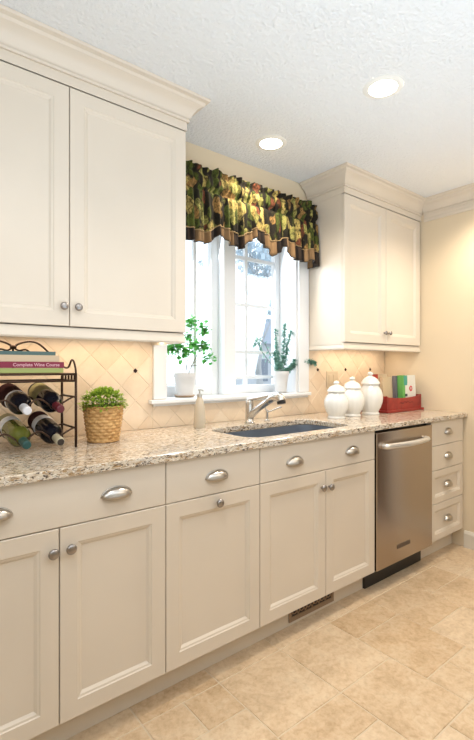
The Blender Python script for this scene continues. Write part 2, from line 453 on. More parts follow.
# outside: pale ground, house and bare trees
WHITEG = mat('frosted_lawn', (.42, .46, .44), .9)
struct(boxobj('lawn', WHITEG, None, -10, 30, .6, 40, -.75, -.6))
def tree(x, y, h, seed, label, crown):
    rnd = random.Random(seed)
    t = thing('garden_tree', label, 'tree', None, (x, y, -.6))
    bm = BM(); tips = []
    def br(p, d, L, r, lv):
        pts = [p]; 
        for k in range(4):
            d = (d+Vector((rnd.uniform(-.2, .2), rnd.uniform(-.2, .2), rnd.uniform(0, .12)))).normalized()
            p = p+d*L/4; pts.append(p)
        tube(bm, pts, [r*(1-.13*k) for k in range(5)], 5)
        if lv == 0: tips.append(p); return
        for k in range(4):
            a = rnd.uniform(0, 6.28)
            br(pts[2+k % 3], (d*.75+Vector((math.cos(a), math.sin(a), .4))*.8).normalized(), L*.62, r*.5, lv-1)
    br(Vector((0, 0, 0)), Vector((0, 0, 1)), h*.5, .13, 3)
    link('trunk', bm, mat('bark', (.42, .42, .42), .9), t, True)
    bm = BM()
    for p in tips:
        for k in range(7):
            q = p+Vector((rnd.gauss(0, .3), rnd.gauss(0, .3), rnd.gauss(0, .3))); s_ = rnd.uniform(.09, .2)
            a = Vector((rnd.gauss(0, 1), rnd.gauss(0, 1), rnd.gauss(0, 1))).normalized(); b = a.orthogonal().normalized(); c_ = a.cross(b)
            bm.faces.new([bm.verts.new(q+s_*v_) for v_ in (b, c_*.6, -b, -c_*.6)])
    link('foliage', bm, mat('garden_leaf', crown, .8), t)  # leaf and bark colours paled to put outdoor haze into them
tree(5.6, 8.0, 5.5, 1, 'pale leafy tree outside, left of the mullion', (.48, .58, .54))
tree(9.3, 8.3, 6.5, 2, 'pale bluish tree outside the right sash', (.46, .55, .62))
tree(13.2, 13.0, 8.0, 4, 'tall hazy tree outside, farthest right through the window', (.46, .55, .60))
hs = thing('neighbour_house', 'pale grey house seen through the right sash', 'house', None, (19.5, 19.5, -.6))
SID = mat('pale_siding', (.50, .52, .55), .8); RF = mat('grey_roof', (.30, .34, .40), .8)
boxobj('house_wall', SID, hs, -3, 3, -2, 2, 0, 3.2)
bm = BM()
v_ = [bm.verts.new(p) for p in ((-3.3, -2.3, 3.2), (3.3, -2.3, 3.2), (3.3, 2.3, 3.2), (-3.3, 2.3, 3.2), (-3.3, 0, 5), (3.3, 0, 5))]
for f in ((0, 1, 5, 4), (2, 3, 4, 5), (0, 4, 3), (1, 2, 5), (0, 3, 2, 1)): bm.faces.new([v_[i] for i in f])
link('roof', bm, RF, hs)
for x in (-2, 0, 1.7): boxobj('window', mat('dark_pane', (.16, .19, .24), .2), hs, x-.4, x+.4, -2.04, -2, 1.0, 2.3)

# ------------------------------------------------------------------ base cabinets
def carcass(t, x0, x1, z0=.12, z1=CT0, yb=-.0095, y0=-.598, toe=True, open_top=False):
    bm = BM(); g = .0008; x0 += g; x1 -= g
    box(bm, x0, x0+.018, y0, yb, z0, z1-.001); box(bm, x1-.018, x1, y0, yb, z0, z1-.001)
    box(bm, x0+.018, x1-.018, y0, yb, z0, z0+.018); box(bm, x0+.018, x1-.018, yb-.01, yb, z0+.018, z1-.001)
    box(bm, x0+.018, x1-.018, y0, y0+.016, z0+.018, z1-.001)
    link('cabinet_body', bm, PAINT, t)
    if toe: boxobj('toe_kick', PAINT, t, x0-g, x1+g-.0001, -.540, -.522, 0.0005, z0)
ZD = .7284; ZB = .1195; G = .0016
t = thing('base_cabinet', 'wide cream base cabinet with two doors below the wine rack', 'cabinet', 'cream base cabinets along the back wall')
carcass(t, .058, .805)
d = panel_door('drawer', t, .060, .805-G, ZD+G, .882, YD, flat=True); cup_pull(d, .245, .803, YD); cup_pull(d, .617, .803, YD)
d = panel_door('door', t, .060, .432-G, ZB, ZD-G, YD); knob(d, .410, .658, YD)
d = panel_door('door', t, .432+G, .805-G, ZB, ZD-G, YD); knob(d, .463, .660, YD)
t = thing('base_cabinet', 'narrow cream base cabinet with one knob centred at the top of its door', 'cabinet', 'cream base cabinets along the back wall')
carcass(t, .805, 1.257)
d = panel_door('drawer', t, .805+G, 1.257-G, ZD+G, .882, YD, flat=True); cup_pull(d, 1.031, .799, YD)
d = panel_door('door', t, .805+G, 1.257-G, ZB, ZD-G, YD); knob(d, 1.036, .694, YD)
t = thing('base_cabinet', 'cream sink base cabinet with a pair of doors beside the dishwasher', 'cabinet', 'cream base cabinets along the back wall')
carcass(t, 1.257, 2.084)
d = panel_door('false_drawer_front', t, 1.257+G, 2.084-G, ZD+G, .882, YD, flat=True); cup_pull(d, 1.468, .797, YD); cup_pull(d, 1.886, .797, YD)
d = panel_door('door', t, 1.257+G, 1.682-G, ZB, ZD-G, YD); knob(d, 1.650, .649, YD)
d = panel_door('door', t, 1.682+G, 2.084-G, ZB, ZD-G, YD); knob(d, 1.705, .645, YD)
t = thing('drawer_cabinet', 'cream cabinet with four stacked drawers right of the dishwasher', 'cabinet')
carcass(t, 2.680, 3.108)
zz = [.886, .728, .572, .360, .127]
for k in range(4):
    d = panel_door('drawer', t, 2.680+G, 3.100, zz[k+1]+G, zz[k]-(G if k else .004), YD, rail=.040, flat=k < 2)
    cup_pull(d, 2.893, (zz[k]+zz[k+1])/2-(0 if k < 2 else .0), YD, a=.045)

# dishwasher
t = thing('dishwasher', 'stainless steel dishwasher with a curved bar handle', 'dishwasher')
boxobj('housing', BLACK, t, 2.088, 2.676, -.590, -.0105, .13, .878)
boxobj('kick_plate', BLACK, t, 2.088, 2.676, -.552, -.522, .001, .13)
bm = BM(); box(bm, 2.0885, 2.6755, -.628, -.592, .1205, .868, bev=.004)
uvl = bm.loops.layers.uv.new('UVMap')
for f in bm.faces:
    for l in f.loops: l[uvl].uv = (l.vert.co.x, l.vert.co.z)
dr = link('door', bm, STEEL, t)
bm = BM()
pts = [(2.150, -.628, .792), (2.151, -.640, .792)]+[(2.158+.425*k/12, -.650-.022*math.sin(math.pi*k/12), .792) for k in range(13)]+[(2.590, -.640, .792), (2.591, -.628, .792)]
tube(bm, smoothpts(pts, 3), .0135, 12)
for v_ in bm.verts: v_.co.z = .792+(v_.co.z-.792)*1.15
link('handle', bm, SATIN, dr, True)
bg_ = boxobj('badge', mat('badge_grey', (.13, .10, .08), .35, .6), dr, 2.285, 2.418, -.6305, -.628, .196, .218, bev=.001)

# ------------------------------------------------------------------ sink opening and countertop
SX0, SX1, SY0, SY1 = 1.262, 1.985, -.560, -.205
def rrect(x0, x1, y0, y1, r, n=8):
    out = []
    for cx, cy, a0 in ((x1-r, y0+r, -90), (x1-r, y1-r, 0), (x0+r, y1-r, 90), (x0+r, y0+r, 180)):
        for k in range(n+1):
            a = math.radians(a0+90*k/n); out.append((cx+r*math.cos(a), cy+r*math.sin(a)))
    return out
inner = rrect(SX0, SX1, SY0, SY1, .085)
outer = [(.045, -.6446), (RX-.001, -.6446), (RX-.001, -.008), (.045, -.008)]
bm = BM()
def loopedges(pts, z):
    vs = [bm.verts.new((x, y, z)) for x, y in pts]
    es = [bm.edges.new((vs[i], vs[(i+1) % len(vs)])) for i in range(len(vs))]
    return vs, es
ov, oe = loopedges(outer, CT1); iv, ie = loopedges(inner, CT1)
bmesh.ops.triangle_fill(bm, edges=oe+ie, use_beauty=True)
bmesh.ops.recalc_face_normals(bm, faces=bm.faces)
r = bmesh.ops.extrude_face_region(bm, geom=bm.faces[:])
bmesh.ops.translate(bm, verts=[g for g in r['geom'] if isinstance(g, bmesh.types.BMVert)], vec=(0, 0, CT0-CT1))
bmesh.ops.remove_doubles(bm, verts=bm.verts, dist=1e-6)
bmesh.ops.recalc_face_normals(bm, faces=bm.faces)
ct = link('countertop', bm, GRAN)
bv = ct.modifiers.new('ease', 'BEVEL'); bv.width = .004; bv.segments = 3; bv.limit_method = 'ANGLE'; bv.angle_limit = math.radians(50)
tag(ct, 'speckled cream granite countertop running the length of the wall', 'countertop')
t = thing('sink', 'undermount stainless steel sink basin set in the granite counter', 'sink', None, (0, 0, 0))
bm = BM()
secs = [(-.018, .8855), (.0015, .8855), (.003, .87), (.008, .74), (.03, .715), (.09, .708)]
R = []
for ins, z in secs:
    pts = rrect(SX0+ins, SX1-ins, SY0+ins, SY1-ins, max(.085-ins*.6, .02)); R.append([bm.verts.new((x, y, z)) for x, y in pts])
for a, b in zip(R, R[1:]):
    for k in range(len(a)): bm.faces.new((a[k], a[(k+1) % len(a)], b[(k+1) % len(a)], b[k]))
bm.faces.new(R[-1])
bmesh.ops.solidify(bm, geom=bm.faces[:], thickness=-.0015)
link('basin', bm, SINKM, t, 'auto')
bm = BM(); lathe(bm, [(.042, .7095), (.042, .7115), (.034, .7125), (.030, .7105), (.001, .7100)], (1.62, -.38, 0), 24)
link('drain', bm, NICKEL, t, 'auto')

# faucet
t = thing('faucet', 'satin nickel kitchen faucet with a slanted pull-out spout', 'faucet', None, (1.60, -.146, CT1))
bm = BM(); lathe(bm, [(.030, 0), (.030, .006), (.026, .010), (.0235, .03), (.0225, .10), (.022, .118), (.020, .126), (.001, .128)], seg=28)
link('faucet_body', bm, FAUC, t, 'auto')
bm = BM()
tube(bm, smoothpts([(.0, -.005, .035), (0, -.045, .068), (0, -.13, .118), (0, -.175, .142)], 4), [.020]*5+[.018]*4+[.017]*4, 16)
sp_ = link('spout', bm, FAUC, t, True)
bm = BM()
tube(bm, smoothpts([(0, -.150, .128), (0, -.185, .150), (0, -.215, .157), (0, -.240, .150), (0, -.250, .135)], 3), [.0175, .019, .0205, .022, .0235, .0245, .025, .025, .0245, .024, .0235, .023, .0225], 18)
link('spray_head', bm, FAUC, sp_, True)
bm = BM(); tube(bm, [(0, -.250, .1352), (0, -.253, .122)], [.0235, .022], 18); link('spray_nozzle', bm, BLACK, sp_, 'auto')
bm = BM(); tube(bm, smoothpts([(0, .012, .126), (0, -.02, .135), (0, -.09, .147), (0, -.15, .158)], 4), [.014, .0135, .013, .012, .011, .010, .009, .009, .0085, .008, .0075, .007, .006], 12)
link('lever_handle', bm, FAUC, t, True)
t = thing('filter_tap', 'small slender tap on the counter right of the faucet', 'tap', None, (1.745, -.130, CT1))
bm = BM(); lathe(bm, [(.017, 0), (.017, .005), (.008, .010), (.0065, .045), (.009, .055), (.005, .066), (.001, .067)], seg=20); link('tap_body', bm, FAUC, t, 'auto')
bm = BM(); tube(bm, smoothpts([(.0, -.002, .048), (.015, -.03, .062), (.03, -.085, .085)], 4), .0045, 10); link('tap_spout', bm, FAUC, t, True)
bm = BM(); tube(bm, [(-.004, 0, .056), (-.010, .012, .088)], .004, 8); link('tap_lever', bm, FAUC, t, True)

# soap dispenser
t = thing('soap_dispenser', 'tall pale soap bottle with a metal pump behind the sink', 'soap dispenser', None, (1.275, -.135, CT1))
bm = BM(); lathe(bm, [(.029, 0), (.031, .004), (.030, .05), (.026, .10), (.020, .135), (.014, .150), (.013, .158), (.001, .159)], seg=28)
link('bottle', bm, mat('soap_bottle_cream', (.66, .57, .44), .15, Transmission_Weight=.25), t, 'auto')
bm = BM(); lathe(bm, [(.0145, .159), (.0145, .172), (.009, .174), (.004, .176), (.004, .190), (.008, .191), (.008, .197), (.001, .198)], seg=20)
tube(bm, [(0, 0, .194), (0, -.015, .195), (0, -.032, .190)], .0035, 8); link('pump', bm, NICKEL, t, 'auto')

# ------------------------------------------------------------------ upper cabinets
def upper(label, x0, x1, xm, panel_right_side=False, doors=None):
    t = thing('wall_cabinet', label, 'cabinet', 'cream wall cabinets beside the window')
    bm = BM(); yb, y0 = -.0095, YU+.022
    box(bm, x0, x0+.018, y0, yb, 1.366, CZ-.001); box(bm, x1-.018, x1, y0, yb, 1.366, CZ-.001)
    box(bm, x0+.018, x1-.018, y0, yb, 1.376, 1.394); box(bm, x0+.018, x1-.018, yb-.012, yb, 1.394, CZ-.001)
    box(bm, x0+.018, x1-.018, y0, y0+.018, 1.366, CZ-.001)
    link('cabinet_body', bm, PAINT, t)
    return t
def crown(t, x0, x1, left_return, right_return):
    yf = YU+.003
    pr = [(0, 2.297), (.004, 2.297), (.004, 2.335)]+crown_prof(2.335)[1:]
    path = []
    if left_return: path += [(x0, -.0095, -1, 0), (x0, yf, -1, -1)]
    else: path += [(x0, yf, 0, -1)]
    if right_return: path += [(x1, yf, 1, -1), (x1, -.0095, 1, 0)]
    else: path += [(RX-.0005, yf, 0, -1)]
    bm = BM(); sweep(bm, pr, path); link('crown_moulding', bm, PAINT, t, 'auto')
    # light rail below
    pr = [(-.018, 1.334), (.000, 1.334), (.004, 1.340), (.002, 1.352), (-.002, 1.360), (-.002, 1.377), (-.018, 1.377)]
    bm = BM(); sweep(bm, pr, [(a, b+(.006 if abs(b-yf) < 1e-6 else 0), c_, d_) for a, b, c_, d_ in path]); link('light_rail', bm, PAINT, t, 'auto')
t = upper('cream wall cabinet with two doors left of the window, above the wine rack', .042, 1.084, .564)
d = panel_door('door', t, .044, .564-G, 1.381, 2.293, YU, rail=.055); knob(d, .539, 1.454, YU, .015)
d = panel_door('door', t, .564+G, 1.084, 1.381, 2.293, YU, rail=.055); knob(d, .593, 1.454, YU, .015)
crown(t, .042, 1.084, False, True)
t = upper('cream wall cabinet with two doors right of the window, above the jars', 2.2265, 3.108, 2.66)
d = panel_door('door', t, 2.2265, 2.668-G, 1.381, 2.293, YU, rail=.055); knob(d, 2.644, 1.454, YU, .014)
d = panel_door('door', t, 2.668+G, 3.104, 1.381, 2.293, YU, rail=.055); knob(d, 2.694, 1.454, YU, .014)
crown(t, 2.2265, 3.108, True, False)

# ------------------------------------------------------------------ ceiling lights
def downlight(x, y, label):
    t = thing('ceiling_light', label, 'ceiling light', 'recessed ceiling lights', (x, y, CZ))
    bm = BM(); lathe(bm, [(.060, -.001), (.060, -.006), (.075, -.006), (.084, -.001)], seg=40)
    bmesh.ops.delete(bm, geom=[f for f in bm.faces if len(f.verts) > 4], context='FACES')
    link('trim_ring', bm, mat('lamp_trim', (.85, .84, .80), .4), t, 'auto')
    bm = BM(); lathe(bm, [(.060, -.001), (.060, -.004), (.045, -.008), (.020, -.010), (.001, -.0105)], seg=40)
    link('lens', bm, LAMP, t, True)
    l = bpy.data.lights.new('downlight_beam', 'SPOT'); l.energy = 30 if y > -.5 else 40; l.color = (1, .87, .72); l.spot_size = math.radians(140); l.spot_blend = .8; l.shadow_soft_size = .06
    o = bpy.data.objects.new('downlight_beam', l); COL.objects.link(o); o.parent = t; o.location = (0, 0, -.03)
downlight(1.645, -.271, 'round recessed ceiling light nearest the window valance')
downlight(1.696, -.924, 'round recessed ceiling light farther out from the window')
for x, y in ((2.80, -.93), (.35, -1.3)):
    l = bpy.data.lights.new('downlight_beam', 'SPOT'); l.energy = 42 if x > 1 else 24; l.color = (1, .86, .68) if x > 1 else (1, .93, .85); l.spot_size = math.radians(140); l.spot_blend = .8; l.shadow_soft_size = .06
    o = bpy.data.objects.new('downlight_beam', l); COL.objects.link(o); o.location = (x, y, CZ-.04)

# ------------------------------------------------------------------ valance
VAL = mat('floral_fabric', (.1, .1, .05), .85)
vp = mapping(VAL, geo_pos(VAL), (1.15, .5, .62))
vo = N(VAL, 'ShaderNodeTexVoronoi'); vo.inputs['Scale'].default_value = 24; vo.inputs['Randomness'].default_value = 1
nz = noise_n(VAL, 9, 3, .6, vp)
vadd = N(VAL, 'ShaderNodeVectorMath', operation='MULTIPLY_ADD'); Lk(VAL, nz.outputs['Color'], vadd.inputs[0]); vadd.inputs[1].default_value = (.09, .09, .09); Lk(VAL, vp, vadd.inputs[2])
Lk(VAL, vadd.outputs[0], vo.inputs['Vector'])
bl = ramp(VAL, vo.outputs['Distance'], [(.0, (1,)*3), (.60, (.9,)*3), (.74, (0,)*3)]).outputs[0]
sep = N(VAL, 'ShaderNodeSeparateColor'); Lk(VAL, vo.outputs['Color'], sep.inputs[0])
hue = ramp(VAL, sep.outputs[0], [(0, (.013, .011, .008)), (.20, (.08, .10, .018)), (.34, (.34, .31, .09)), (.56, (.46, .35, .11)), (.74, (.16, .05, .025)), (.82, (.32, .18, .06)), (.92, (.08, .10, .02))], 'CONSTANT').outputs[0]
det = noise_n(VAL, 60, 4, .7, vp, 1.0)
hue = mix(VAL, ramp(VAL, det.outputs[0], [(.42, (0,)*3), (.62, (.88,)*3)]).outputs[0], hue, (.025, .022, .010))
Lk(VAL, mix(VAL, bl, (.016, .013, .009), hue), P(VAL).inputs['Base Color'])
P(VAL).inputs['Specular IOR Level'].default_value = .15
PLD = mat('check_border_fabric', (.2, .1, .05), .85, 0, .15)
uvn = N(PLD, 'ShaderNodeUVMap'); 
ck = N(PLD, 'ShaderNodeTexChecker'); ck.inputs['Scale'].default_value = 1
Lk(PLD, uvn.outputs[0], ck.inputs['Vector']); ck.inputs['Color1'].default_value = (.24, .145, .07, 1); ck.inputs['Color2'].default_value = (.018, .014, .012, 1)
wv = N(PLD, 'ShaderNodeTexWave'); wv.inputs['Scale'].default_value = 1.1; Lk(PLD, uvn.outputs[0], wv.inputs['Vector'])
Lk(PLD, mix(PLD, ramp(PLD, wv.outputs[0], [(.0, (0,)*3), (1, (.25,)*3)]).outputs[0], ck.outputs[0], (.10, .06, .035)), P(PLD).inputs['Base Color'])
CORD = mat('tan_cording', (.30, .20, .09), .8)
VP = [(1.06, 1.98, 1.92), (1.12, 1.935, 1.872), (1.222, 1.936, 1.870), (1.326, 1.93, 1.872), (1.424, 1.981, 1.932), (1.492, 1.967, 1.89), (1.562, 1.952, 1.88), (1.621, 1.98, 1.929), (1.673, 2.018, 1.961), (1.742, 2.002, 1.921), (1.798, 1.967, 1.877), (1.846, 1.975, 1.902), (1.896, 2.003, 1.952), (1.982, 1.979, 1.885), (2.08, 1.958, 1.882), (2.136, 1.975, 1.905), (2.205, 1.963, 1.872)]
def vint(x, k):
    for a, b in zip(VP, VP[1:]):
        if x <= b[0]:
            t_ = min(max((x-a[0])/(b[0]-a[0]), 0), 1); t_ = t_*t_*(3-2*t_)
            return a[k]+(b[k]-a[k])*t_
    return VP[-1][k]
t = thing('window_valance', 'dark floral gathered valance with a checked scalloped border over the window', 'valance')
nxs = 420; xa, xb = 1.095, 2.205
# path: left return, front, right return
def vpath(s):
    L = xb-xa; ret = .065
    if s < ret: return xa, -.028-s, 1, 0, xa
    if s < ret+L: return xa+(s-ret), -.028-ret, 0, 1, xa+(s-ret)
    return xb, -.028-ret+(s-ret-L), 1, 0, xb
tot = xb-xa+.13
def pleat(s):
    return .5*math.sin(s*2*math.pi/.052+1.5*math.sin(s*9))+.3*math.sin(s*2*math.pi/.031+2*math.sin(s*5+1))
def vpoint(s, v_):  # v_ 0 top .. 1 body bottom .. 2 border bottom
    x, y, sx, sy, xx = vpath(s)
    zt = 2.278+.011*pleat(s*.36+.3)+.004*math.sin(s*52)
    zb, ze = vint(xx, 1), vint(xx, 2)
    if v_ <= 1:
        keys = [(0, zt, .012, .006), (.12, 2.262, .011, .007), (.2, 2.245, .002, -.004), (.26, 2.225, .010, .012), (.36, 2.185, .010, .016), (.44, 2.158, .002, -.008), (.5, 2.140, .009, .013), (.75, (2.140+zb)/2, .013, .020), (1, zb, .014, .022)]
    else:
        keys = [(1, zb, .014, .022), (2, ze, .017, .026)]
    for a, b in zip(keys, keys[1:]):
        if v_ <= b[0]+1e-9:
            f = (v_-a[0])/(b[0]-a[0]); f = f*f*(3-2*f) if v_ < .5 else f; z = a[1]+(b[1]-a[1])*f; am = (a[2]+(b[2]-a[2])*f)*1.5; off = a[3]+(b[3]-a[3])*f; break
    o = off+am*pleat(s)
    if sy: y -= o
    else: x = x-o*.3 if x < 1.5 else x-abs(o)*.2
    return Vector((min(x, 2.2135), y, z))
def vgrid(name, v0, v1, nv, m, par, uvs=False):
    bm = BM(); uv = bm.loops.layers.uv.new('UVMap'); Gd = []
    for i in range(nxs+1):
        s = tot*i/nxs; Gd.append([(bm.verts.new(vpoint(s, v0+(v1-v0)*j/nv)), s, j/nv) for j in range(nv+1)])
    for i in range(nxs):
        for j in range(nv):
            q = [Gd[i][j], Gd[i+1][j], Gd[i+1][j+1], Gd[i][j+1]]
            f = bm.faces.new([a[0] for a in q])
            for l, a in zip(f.loops, q): l[uv].uv = (a[1]/.080+.01, a[2]*.98+.01)
    o = link(name, bm, m, par, True, recalc=False)
    md = o.modifiers.new('cloth_thickness', 'SOLIDIFY'); md.thickness = .0022; md.offset = 0
    return o
vb = vgrid('valance_fabric', 0, 1, 26, VAL, t)
vgrid('valance_border', 1, 2, 5, PLD, t)
bm = BM(); tube(bm, [vpoint(tot*i/nxs, 1)+Vector((0, -.002, 0)) for i in range(0, nxs+1, 2)], .0035, 6); link('cording', bm, CORD, t, True)
bm = BM(); tube(bm, [vpoint(tot*i/nxs, 2) for i in range(0, nxs+1, 2)], .0025, 6); link('hem_cording', bm, mat('dark_cording', (.03, .022, .015), .8), t, True)
bm = BM(); tube(bm, [(1.09, -.070, 2.205), (2.212, -.070, 2.205)], .010, 10)
tube(bm, [(1.10, -.070, 2.205), (1.10, -.001, 2.205)], .006, 8); tube(bm, [(2.206, -.070, 2.205), (2.206, -.001, 2.205)], .006, 8)
link('curtain_rod', bm, NICKEL, t, True)

# ------------------------------------------------------------------ wall plate
t = thing('switch_plate', 'almond double switch plate on the tiles behind the first jar', 'switch plate')
boxobj('cover_plate', OUTPL, t, 2.412, 2.532, -.0125, -.0075, 1.080, 1.197, bev=.002)
for x in (2.447, 2.497):
    bm = BM(); box(bm, x-.0165, x+.0165, -.0155, -.0125, 1.105, 1.172, bev=.002); link('rocker_switch', bm, OUTPL, t)

# ------------------------------------------------------------------ toe-kick vent
t = thing('toe_kick_vent', 'metal scroll grille vent in the toe kick under the sink cabinet', 'vent')
vx0, vx1, vz0, vz1 = 1.506, 1.830, .018, .100
FRM = mat('vent_bronze_beige', (.33, .24, .17), .4, .5)
boxobj('backing', BLACK, t, vx0+.004, vx1-.004, -.5425, -.5405, vz0+.004, vz1-.004)
bm = BM()
for a in ((vx0, vx1, vz0, vz0+.022), (vx0, vx1, vz1-.014, vz1), (vx0, vx0+.014, vz0+.022, vz1-.014), (vx1-.014, vx1, vz0+.022, vz1-.014)):
    box(bm, a[0], a[1], -.547, -.5426, a[2], a[3])
link('frame', bm, FRM, t)
bm = BM()
ax0, ax1, az0, az1 = vx0+.014, vx1-.014, vz0+.022, vz1-.014
nsc = 6; wd = (ax1-ax0)/nsc
for k in range(nsc):
    cx = ax0+wd*(k+.5); cz = (az0+az1)/2; hh = (az1-az0)/2
    pts = [(cx+.014*math.cos(a)*(1 if True else 0), -.5440, cz+hh*.62*math.sin(a)) for a in [i*2*math.pi/14 for i in range(14)]]
    tube(bm, pts, .0030, 5, close=True)
    for s_ in (-1, 1):
        tube(bm, [(cx+s_*.014, -.544, cz), (cx+s_*wd*.5, -.544, cz+hh)], .0030, 5)
        tube(bm, [(cx+s_*.014, -.544, cz), (cx+s_*wd*.5, -.544, cz-hh)], .0030, 5)
link('scrollwork', bm, FRM, t)

# ------------------------------------------------------------------ wine rack
RXR, RXL, RYF, RYB = .591, .219, -.300, -.130
t = thing('wine_rack', 'dark iron countertop wine rack with a wooden shelf on top', 'wine rack')
for x, s_ in ((RXR, 1), (RXL, -1)):
    for y in (RYF, RYB):
        bm = BM(); tube(bm, [(x, y, CT1+.001), (x, y, 1.20)], .0052, 8); bmesh.ops.scale(bm, verts=bm.verts, vec=(1, 1, 1)); link('upright', bm, IRON, t, True)
boxobj('shelf_board', WOODSH, t, RXL-.002, RXR-.006, RYF+.006, RYB-.006, 1.194, 1.2025, bev=.001)
bm = BM()
for z in (1.198, 1.172):
    for y in (RYF, RYB): tube(bm, [(RXL, y, z), (RXR, y, z)], .0042, 8)
for x in (RXL, RXR): tube(bm, [(x, RYF, 1.198), (x, RYB, 1.198)], .0042, 8)
link('shelf_frame', bm, IRON, t, True)
for x in (RXL, RXR):
    for k in range(4):
        y = RYF+.02+k*.036
        bm = BM(); tube(bm, smoothpts([(x, y, 1.196), (x, y, 1.178), (x, y+.014, 1.168), (x, y+.026, 1.178), (x, y+.026, 1.196)], 3), .0028, 6)
        link('end_hook', bm, IRON, t, True)
for x in (RXL, RXR):  # end scrolls above the shelf, running front to back
    bm = BM()
    pts = smoothpts([(x, RYF, 1.195), (x, RYF+.003, 1.215), (x, RYF+.018, 1.240), (x, RYF+.036, 1.252), (x, RYF+.055, 1.250), (x, RYF+.085, 1.226), (x, RYF+.120, 1.222), (x, RYB, 1.230)], 5)
    tube(bm, pts, .0040, 8)
    tube(bm, [(x, RYB, 1.195), (x, RYB, 1.232)], .0040, 8)
    link('end_scroll', bm, IRON, t, True)
bm = BM()
cx = (RXL+RXR)/2
for s_ in (-1, 1):
    tube(bm, smoothpts([(cx+s_*.184, RYB, 1.198), (cx+s_*.172, RYB, 1.235), (cx+s_*.135, RYB, 1.282), (cx+s_*.095, RYB, 1.318), (cx+s_*.060, RYB, 1.327), (cx+s_*.024, RYB, 1.318), (cx, RYB, 1.303)], 6), .0042, 8)
    tube(bm, smoothpts([(cx, RYB, 1.303), (cx+s_*.02, RYB, 1.290), (cx+s_*.045, RYB, 1.294), (cx+s_*.060, RYB, 1.282), (cx+s_*.050, RYB, 1.270)], 5), .0036, 8)
tube(bm, smoothpts([(cx, RYB, 1.303), (cx, RYB, 1.25), (cx, RYB, 1.198)], 3), .004, 8)
lathe(bm, [(.001, -.010), (.010, -.006), (.013, 0), (.010, .006), (.001, .010)], (cx, RYB, 1.303), 14)
link('back_scroll', bm, IRON, t, True)
cols = (.285, .400, .515)
for lv, z in enumerate((1.109, .989)):
    for x in (RXL, RXR):
        bm = BM(); tube(bm, [(x, RYF, z), (x, RYB, z)], .0040, 8)
        link('side_rail', bm, IRON, t, True)
    for y, rr, cz in ((RYF+.012, .0200, z-.022), (RYB-.010, .0445, z+.002)):
        bm = BM(); pts = [(RXL, y, z), (RXL+.012, y, z-.002)]
        for c0 in cols:
            pts += [(c0+rr*math.cos(a), y, cz+rr*math.sin(a)) for a in [math.radians(q) for q in (195, 232, 270, 308, 345)]]
            if c0 != cols[-1]: pts.append((c0+.0575, y, z-.002 if rr < .03 else z-.002))
        pts += [(RXR-.012, y, z-.002), (RXR, y, z)]
        tube(bm, smoothpts(pts, 5), .0036, 8)
        link('bottle_cradle', bm, IRON, t, True)

def wine_bottle(label, x, ztip, zrear, glass, lab, cap, labspan=(.035, .125), band=0):
    # axis runs from rear (y=-.085) down to the neck tip at y=-.375
    a = Vector((x, -.062, zrear)); b = Vector((x+.004, -.356, ztip)); d_ = (b-a)
    q = d_.to_track_quat('Z', 'Y').to_matrix().to_4x4()
    t = thing('wine_bottle', label, 'wine bottle', 'wine bottles lying in the rack', a)
    t.rotation_euler = q.to_euler()
    bm = BM(); L = d_.length
    lathe(bm, [(.001, .006), (.026, .002), (.036, 0), (.0400, .004), (.0400, .186), (.039, .198), (.033, .214), (.023, .226), (.0165, .236), (.0145, .246), (.0138, L-.010), (.001, L-.010)], seg=32)
    link('bottle_glass', bm, glass, t, 'auto')
    bm = BM(); lathe(bm, [(.0402, labspan[0]), (.0406, labspan[0]+.001), (.0406, labspan[1]-.001), (.0402, labspan[1])], seg=32)
    bmesh.ops.delete(bm, geom=[f for f in bm.faces if len(f.verts) > 4], context='FACES')
    bmesh.ops.delete(bm, geom=[v_ for v_ in bm.verts if v_.co.y < 0 and abs(v_.co.x) < 0.036 and False], context='VERTS')
    link('paper_label', bm, lab, t, 'auto')
    if band:
        bm = BM(); lathe(bm, [(.0402, .006), (.0404, .007), (.0404, band-.001), (.0402, band)], seg=32)
        bmesh.ops.delete(bm, geom=[f for f in bm.faces if len(f.verts) > 4], context='FACES')
        link('dark_label', bm, DLAB, t, 'auto')
    bm = BM(); lathe(bm, [(.0150, .242), (.0153, .244), (.0150, L-.022), (.0158, L-.020), (.0158, L-.010), (.0145, L-.002), (.012, L), (.001, L)], seg=24)
    link('foil_capsule', bm, cap, t, 'auto')
    if 'cream-ringed' in label:
        bm = BM(); lathe(bm, [(.0125, L), (.0125, L+.0012), (.001, L+.0014)], seg=20); link('cork', bm, mat('dark_cork', (.03, .02, .015), .6), t, 'auto')
DKG = mat('black_wine_glass', (.006, .006, .010), .16, 0, .22)
GRG = mat('olive_wine_glass', (.11, .12, .02), .12, Coat_Weight=.4)
DLAB = mat('dark_maroon_label', (.035, .012, .014), .9, 0, .05); LW = mat('white_label', (.72, .74, .78), .6); LO = mat('olive_label', (.26, .24, .10), .6)
wine_bottle('dark wine bottle with a white label and white foil tip on the upper rack level', .400, 1.070, 1.122, DKG, LW, mat('white_foil', (.70, .70, .74), .3), (.135, .152), .133)
wine_bottle('dark wine bottle with an olive label and burgundy foil tip on the upper rack level', .513, 1.070, 1.124, DKG, LO, mat('burgundy_foil', (.11, .010, .020), .4), (.02, .130))
wine_bottle('olive green glass wine bottle with a white label on the lower rack level', .398, .950, 1.002, GRG, LW, mat('teal_foil', (.012, .07, .065), .35), (.045, .095))
wine_bottle('dark wine bottle with a white label and cream-ringed tip on the lower rack level', .513, .950, 1.004, DKG, LW, mat('cream_foil', (.45, .40, .28), .4), (.065, .110), .062)

